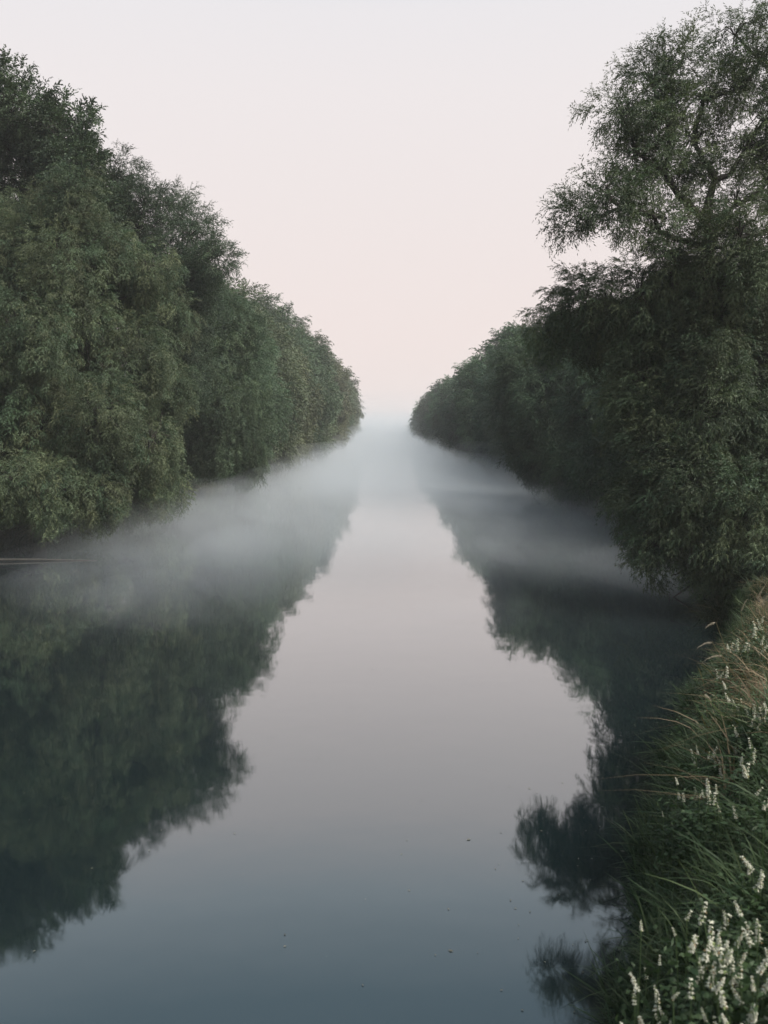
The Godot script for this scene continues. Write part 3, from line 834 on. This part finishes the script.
# label, foot, height, stems, spread, length of a spike
var HERBS := [
	["white flowering herb furthest along the bank, among the pale plumes", Vector3(3.291, 0.838, -8.600), 0.50, 4, 0.12, 0.110],
	["white flowering herb leaning towards the water below the pale plumes", Vector3(2.977, 0.702, -8.200), 0.50, 5, 0.16, 0.110],
	["white flowering herb with few spikes at the bend of the bank edge", Vector3(2.709, 0.661, -7.800), 0.45, 3, 0.12, 0.100],
	["white flowering herb at the picture's edge above the brown grass", Vector3(3.115, 0.862, -8.000), 0.45, 3, 0.10, 0.100],
	["white flowering herb with a row of spikes below the brown grass", Vector3(1.924, 0.736, -5.600), 0.46, 10, 0.18, 0.090],
	["small white flowering herb left of the row of spikes", Vector3(1.725, 0.725, -5.400), 0.38, 3, 0.08, 0.075],
	["white flowering herb with slanting spikes right of the row", Vector3(2.096, 0.771, -5.600), 0.46, 7, 0.12, 0.100],
	["white flowering herb close to the edge below the brown grass", Vector3(2.172, 0.814, -5.500), 0.46, 6, 0.10, 0.090],
	["lone white flowering herb with three short spikes in green grass", Vector3(1.619, 0.756, -4.900), 0.42, 4, 0.05, 0.075],
	["small pale herb low at the water's edge", Vector3(1.563, 0.756, -5.300), 0.30, 2, 0.08, 0.060],
	["white flowering herb at the edge above the great white cluster", Vector3(1.463, 0.890, -3.700), 0.45, 4, 0.10, 0.080],
	["white flowering herb with tall thin spikes above the great cluster", Vector3(1.239, 0.955, -3.300), 0.45, 5, 0.10, 0.085],
	["great creamy cluster of white blossom at the right edge", Vector3(1.123, 1.021, -2.900), 0.46, 30, 0.20, 0.075],
	["white flowering herb left of the great creamy cluster", Vector3(1.036, 0.992, -3.000), 0.42, 11, 0.10, 0.080],
	["white flowering herb below the great creamy cluster", Vector3(1.048, 0.978, -2.750), 0.40, 11, 0.15, 0.075],
	["white flowering herb with slender spikes over dark grass", Vector3(0.942, 0.854, -3.100), 0.42, 4, 0.09, 0.080],
	["low white flowering herb in the grass near the water", Vector3(0.855, 0.846, -3.100), 0.36, 5, 0.08, 0.070],
	["lowest white flowering herb at the bottom of the bank", Vector3(0.776, 0.824, -3.000), 0.34, 6, 0.08, 0.065],
	["slim white herb standing in the brown grass above the spike row", Vector3(2.245, 0.785, -6.200), 0.44, 4, 0.12, 0.090],
	["white flowering herb at the edge midway down the bank", Vector3(1.937, 0.736, -5.000), 0.44, 6, 0.13, 0.080],
	["white flowering herb midway down, half hidden by arching grass", Vector3(1.707, 0.740, -4.700), 0.42, 5, 0.12, 0.075],
	["white flowering herb midway down, just above the edge herb", Vector3(1.738, 0.787, -4.400), 0.42, 5, 0.10, 0.075],
	["small white herb over the water's edge left of the brown grass", Vector3(1.856, 0.699, -5.900), 0.40, 4, 0.10, 0.075],
	["leaning white herb between the low one and the creamy cluster", Vector3(0.908, 0.922, -2.800), 0.38, 6, 0.10, 0.070],
	["white flowering herb in the bottom corner of the picture", Vector3(1.048, 0.994, -2.600), 0.40, 8, 0.12, 0.075],
	["tiny greenish flowering herb leaning over the water", Vector3(0.996, 0.775, -3.700), 0.34, 3, 0.09, 0.050],
	["pale budding herb among arching grass blades", Vector3(1.156, 0.852, -3.600), 0.38, 3, 0.08, 0.060],
]

# label, foot, bend of the stalk, tip of the plume, bristle length
const PLUMES := [
	["pale plume bent like a hook above the flowers", Vector3(3.121, 1.071, -8.400), Vector3(3.068, 1.402, -8.400), Vector3(3.116, 1.507, -8.400), 0.028],
	["pale plume drooping left over the water", Vector3(2.995, 0.938, -8.300), Vector3(2.821, 1.335, -8.300), Vector3(2.738, 1.284, -8.300), 0.028],
	["long pale plume reaching left, lower of the drooping ones", Vector3(2.878, 0.938, -7.900), Vector3(2.658, 1.251, -7.900), Vector3(2.546, 1.202, -7.900), 0.028],
	["pale plume arching left just under the flowers", Vector3(2.840, 0.909, -7.700), Vector3(2.673, 1.191, -7.700), Vector3(2.524, 1.135, -7.700), 0.028],
	["pinkish plume standing highest at the edge of the picture", Vector3(3.352, 1.114, -8.600), Vector3(3.278, 1.471, -8.600), Vector3(3.336, 1.578, -8.600), 0.028],
	["second pinkish plume at the edge, beside the highest", Vector3(3.308, 1.158, -8.400), Vector3(3.246, 1.455, -8.400), Vector3(3.295, 1.542, -8.400), 0.028],
	["thin brown plume curling over the brown grass", Vector3(2.170, 0.992, -6.400), Vector3(2.111, 1.235, -6.400), Vector3(2.158, 1.181, -6.400), 0.028],
	["short pale plume right of the flowers, bent to the right", Vector3(2.957, 1.020, -7.900), Vector3(2.999, 1.218, -7.900), Vector3(3.042, 1.144, -7.900), 0.028],
]


func build_plants() -> void:
	for k in 4: spikes.append(flower_spike(300 + k, 5 + k))
	for k in 3: herbs.append(herb_leaves(330 + k))
	for h in HERBS:
		var p: Vector3 = h[1]
		var g := ground_height(p.x, -p.z) - 0.03
		h[2] = maxf(h[2] + p.y - g, 0.44)
		p.y = g
		herb(h[0], p, h[2], h[3], h[4], h[5])
	for p in PLUMES: plume(p[0], Vector3(p[1].x, ground_height(p[1].x, -p[1].z), p[1].z), p[2], p[3], p[4])

# ------------------------------------------------------------------ small things
func build_small() -> void:
	rng.seed = 12
	# a half-sunken trunk and a dead branch by the far bank
	var t := thing("fallen_log", "bleached half-sunken log lying along the water under the willows", "log", "", Vector3(-11.0, 0.05, -21.6))
	var tb := Tubes.new()
	tb.tube([Vector3(-2.0, 0.05, 0.2), Vector3(0.0, 0.03, 0.1), Vector3(1.6, 0.0, 0), Vector3(3.2, -0.02, -0.2), Vector3(4.6, -0.06, -0.3)], 0.05, 0.02, 9)
	part("trunk", mesh_of(tb.v, PackedColorArray(), tb.idx, tb.n), mat.wood, t)
	var t2 := thing("dead_branch", "thin bare branch rising from the water above the sunken log", "branch", "", Vector3(-11.0, 0.0, -24.0))
	tb = Tubes.new()
	tb.tube([Vector3(-0.6, -0.1, 0), Vector3(0.6, 0.28, 0.05), Vector3(1.6, 0.42, 0.1), Vector3(2.6, 0.62, 0.1)], 0.035, 0.012, 6)
	part("branch", mesh_of(tb.v, PackedColorArray(), tb.idx, tb.n), mat.wood, t2)
	tb = Tubes.new()
	tb.tube([Vector3(0.6, 0.28, 0.05), Vector3(1.2, 0.25, 0.3), Vector3(1.7, 0.1, 0.4)], 0.02, 0.008, 6)
	part("twig", mesh_of(tb.v, PackedColorArray(), tb.idx, tb.n), mat.wood, t2)
	var t3 := thing("dead_branch", "dark bare branch dipping into the water behind the flowering bank", "branch", "", Vector3(6.2, 0.5, -17.4))
	tb = Tubes.new()
	tb.tube([Vector3(0.4, 0.3, 0), Vector3(-0.3, 0.05, 0.1), Vector3(-0.8, -0.28, 0.2), Vector3(-1.15, -0.52, 0.25)], 0.04, 0.012, 6)
	part("branch", mesh_of(tb.v, PackedColorArray(), tb.idx, tb.n), mat.bark, t3)
	tb = Tubes.new()
	tb.tube([Vector3(-0.3, 0.05, 0.1), Vector3(-0.8, 0.0, 0.3), Vector3(-1.2, -0.1, 0.35)], 0.02, 0.008, 6)
	part("twig", mesh_of(tb.v, PackedColorArray(), tb.idx, tb.n), mat.bark, t3)
	# specks of seed and leaf afloat
	var v := PackedVector3Array()
	var c := PackedColorArray()
	var idx := PackedInt32Array()
	for k in 260:
		var depth := rng.randf_range(4.8, 13.0)
		var x := rng.randf_range(-3.5, shore(SHORE_R, depth) - 0.1)
		if rng.randf() < 0.5: x = shore(SHORE_R, depth) - absf(rng.randfn()) * 0.9 - 0.05
		var p := Vector3(x, 0.004, -depth)
		var a := rng.randf() * TAU
		var s := rng.randf_range(0.003, 0.011) * (2.0 if k % 17 == 0 else 1.0)
		var d := Vector3(cos(a), 0, sin(a))
		var side := Vector3(-sin(a), 0, cos(a)) * s * 0.5
		var b := v.size()
		var tone := rng.randf_range(0.5, 1.6)
		for q in [p - d * s, p + side + Vector3(0, 0.002, 0), p - side + Vector3(0, 0.001, 0), p + d * s]:
			v.append(q)
			c.append(Color(0.10, 0.095, 0.075) * tone)
		idx.append_array(PackedInt32Array([b, b + 1, b + 2, b + 1, b + 3, b + 2]))
	var fl := part("floating_debris", mesh_of(v, c, idx), mat.leaf, self)
	tag(fl, "tiny specks of leaf and seed afloat on the near water", "debris", "", "stuff")

# brushwood that fills the dark between and behind the trunks
func build_undergrowth() -> void:
	rng.seed = 515
	for side in [-1, 1]:
		var buf := PackedFloat32Array()
		for k in 26000:
			var depth := 13.0 + 300.0 * pow(rng.randf(), 2.0)
			if side > 0: depth += 4.0
			var back := 0.9 + 7.0 * rng.randf()
			var x := shore(SHORE_L, depth) - back if side < 0 else shore(SHORE_R, depth) + back + 1.0
			var top := (2.6 + 1.6 * noise_g.get_noise_2d(depth * 12.0, side * 50.0)) * clampf(back / 3.0, 0.15, 1.6)
			var y := ground_height(x, depth) + top * pow(rng.randf(), 0.8)
			var s := rng.randf_range(0.4, 0.65) * (1.0 + depth / 70.0)
			push(buf, basis_along((unit() + Vector3(-side * 0.5, 0.3, 0.3)).normalized(), rng.randf_range(-0.6, 0.6), s), Vector3(x, y, -depth), Color(0.058, 0.088, 0.05) * rng.randf_range(0.6, 1.3))
		var o := copies("undergrowth", sprays.willow, buf, self)
		tag(o, "dark brushwood under the trees of the %s bank" % ("left" if side < 0 else "right"), "undergrowth", "", "stuff")

func build_trees() -> void:
	for d in NEAR_TREES:
		var base: Vector3 = d.base
		tree(d.name, d.label, d.cat, d.group, base, d.lobes, d.o)
	rng.seed = 9
	for d in ROW_TREES:
		rng.seed = int(d[1] * 100.0) + int(d[2] * 7.0)
		var x: float = d[1]
		var depth: float = d[2]
		var h: float = d[3]
		var base := Vector3(x, ground_height(x, depth), -depth)
		var size := clampf(0.36 + depth * 0.0065, 0.5, 1.5)
		var lobes := auto_lobes(base, h, d[4], 1.0 if x < 0 else -1.0, int(d[6]), 0.1)
		tree("willow_tree", d[0], "tree", "willows receding along the left bank" if x < 0 else "trees receding along the right bank", base, lobes,
			{"kind": "far" if depth > 60.0 else "willow", "size": size, "fill": 1.5, "gap": 0.1, "hang": 0.45 if x < 0 else 0.25, "tint": d[5], "tint_b": d[5] * 1.3, "trunk": 0.25})

func _ready() -> void:
	rng.seed = 1
	noise.frequency = 0.02
	set_view()
	make_materials()
	make_sprays()
	build_ground()
	build_mist()
	build_undergrowth()
	build_trees()
	build_grass()
	build_plants()
	build_small()
	print("twigs ", total)
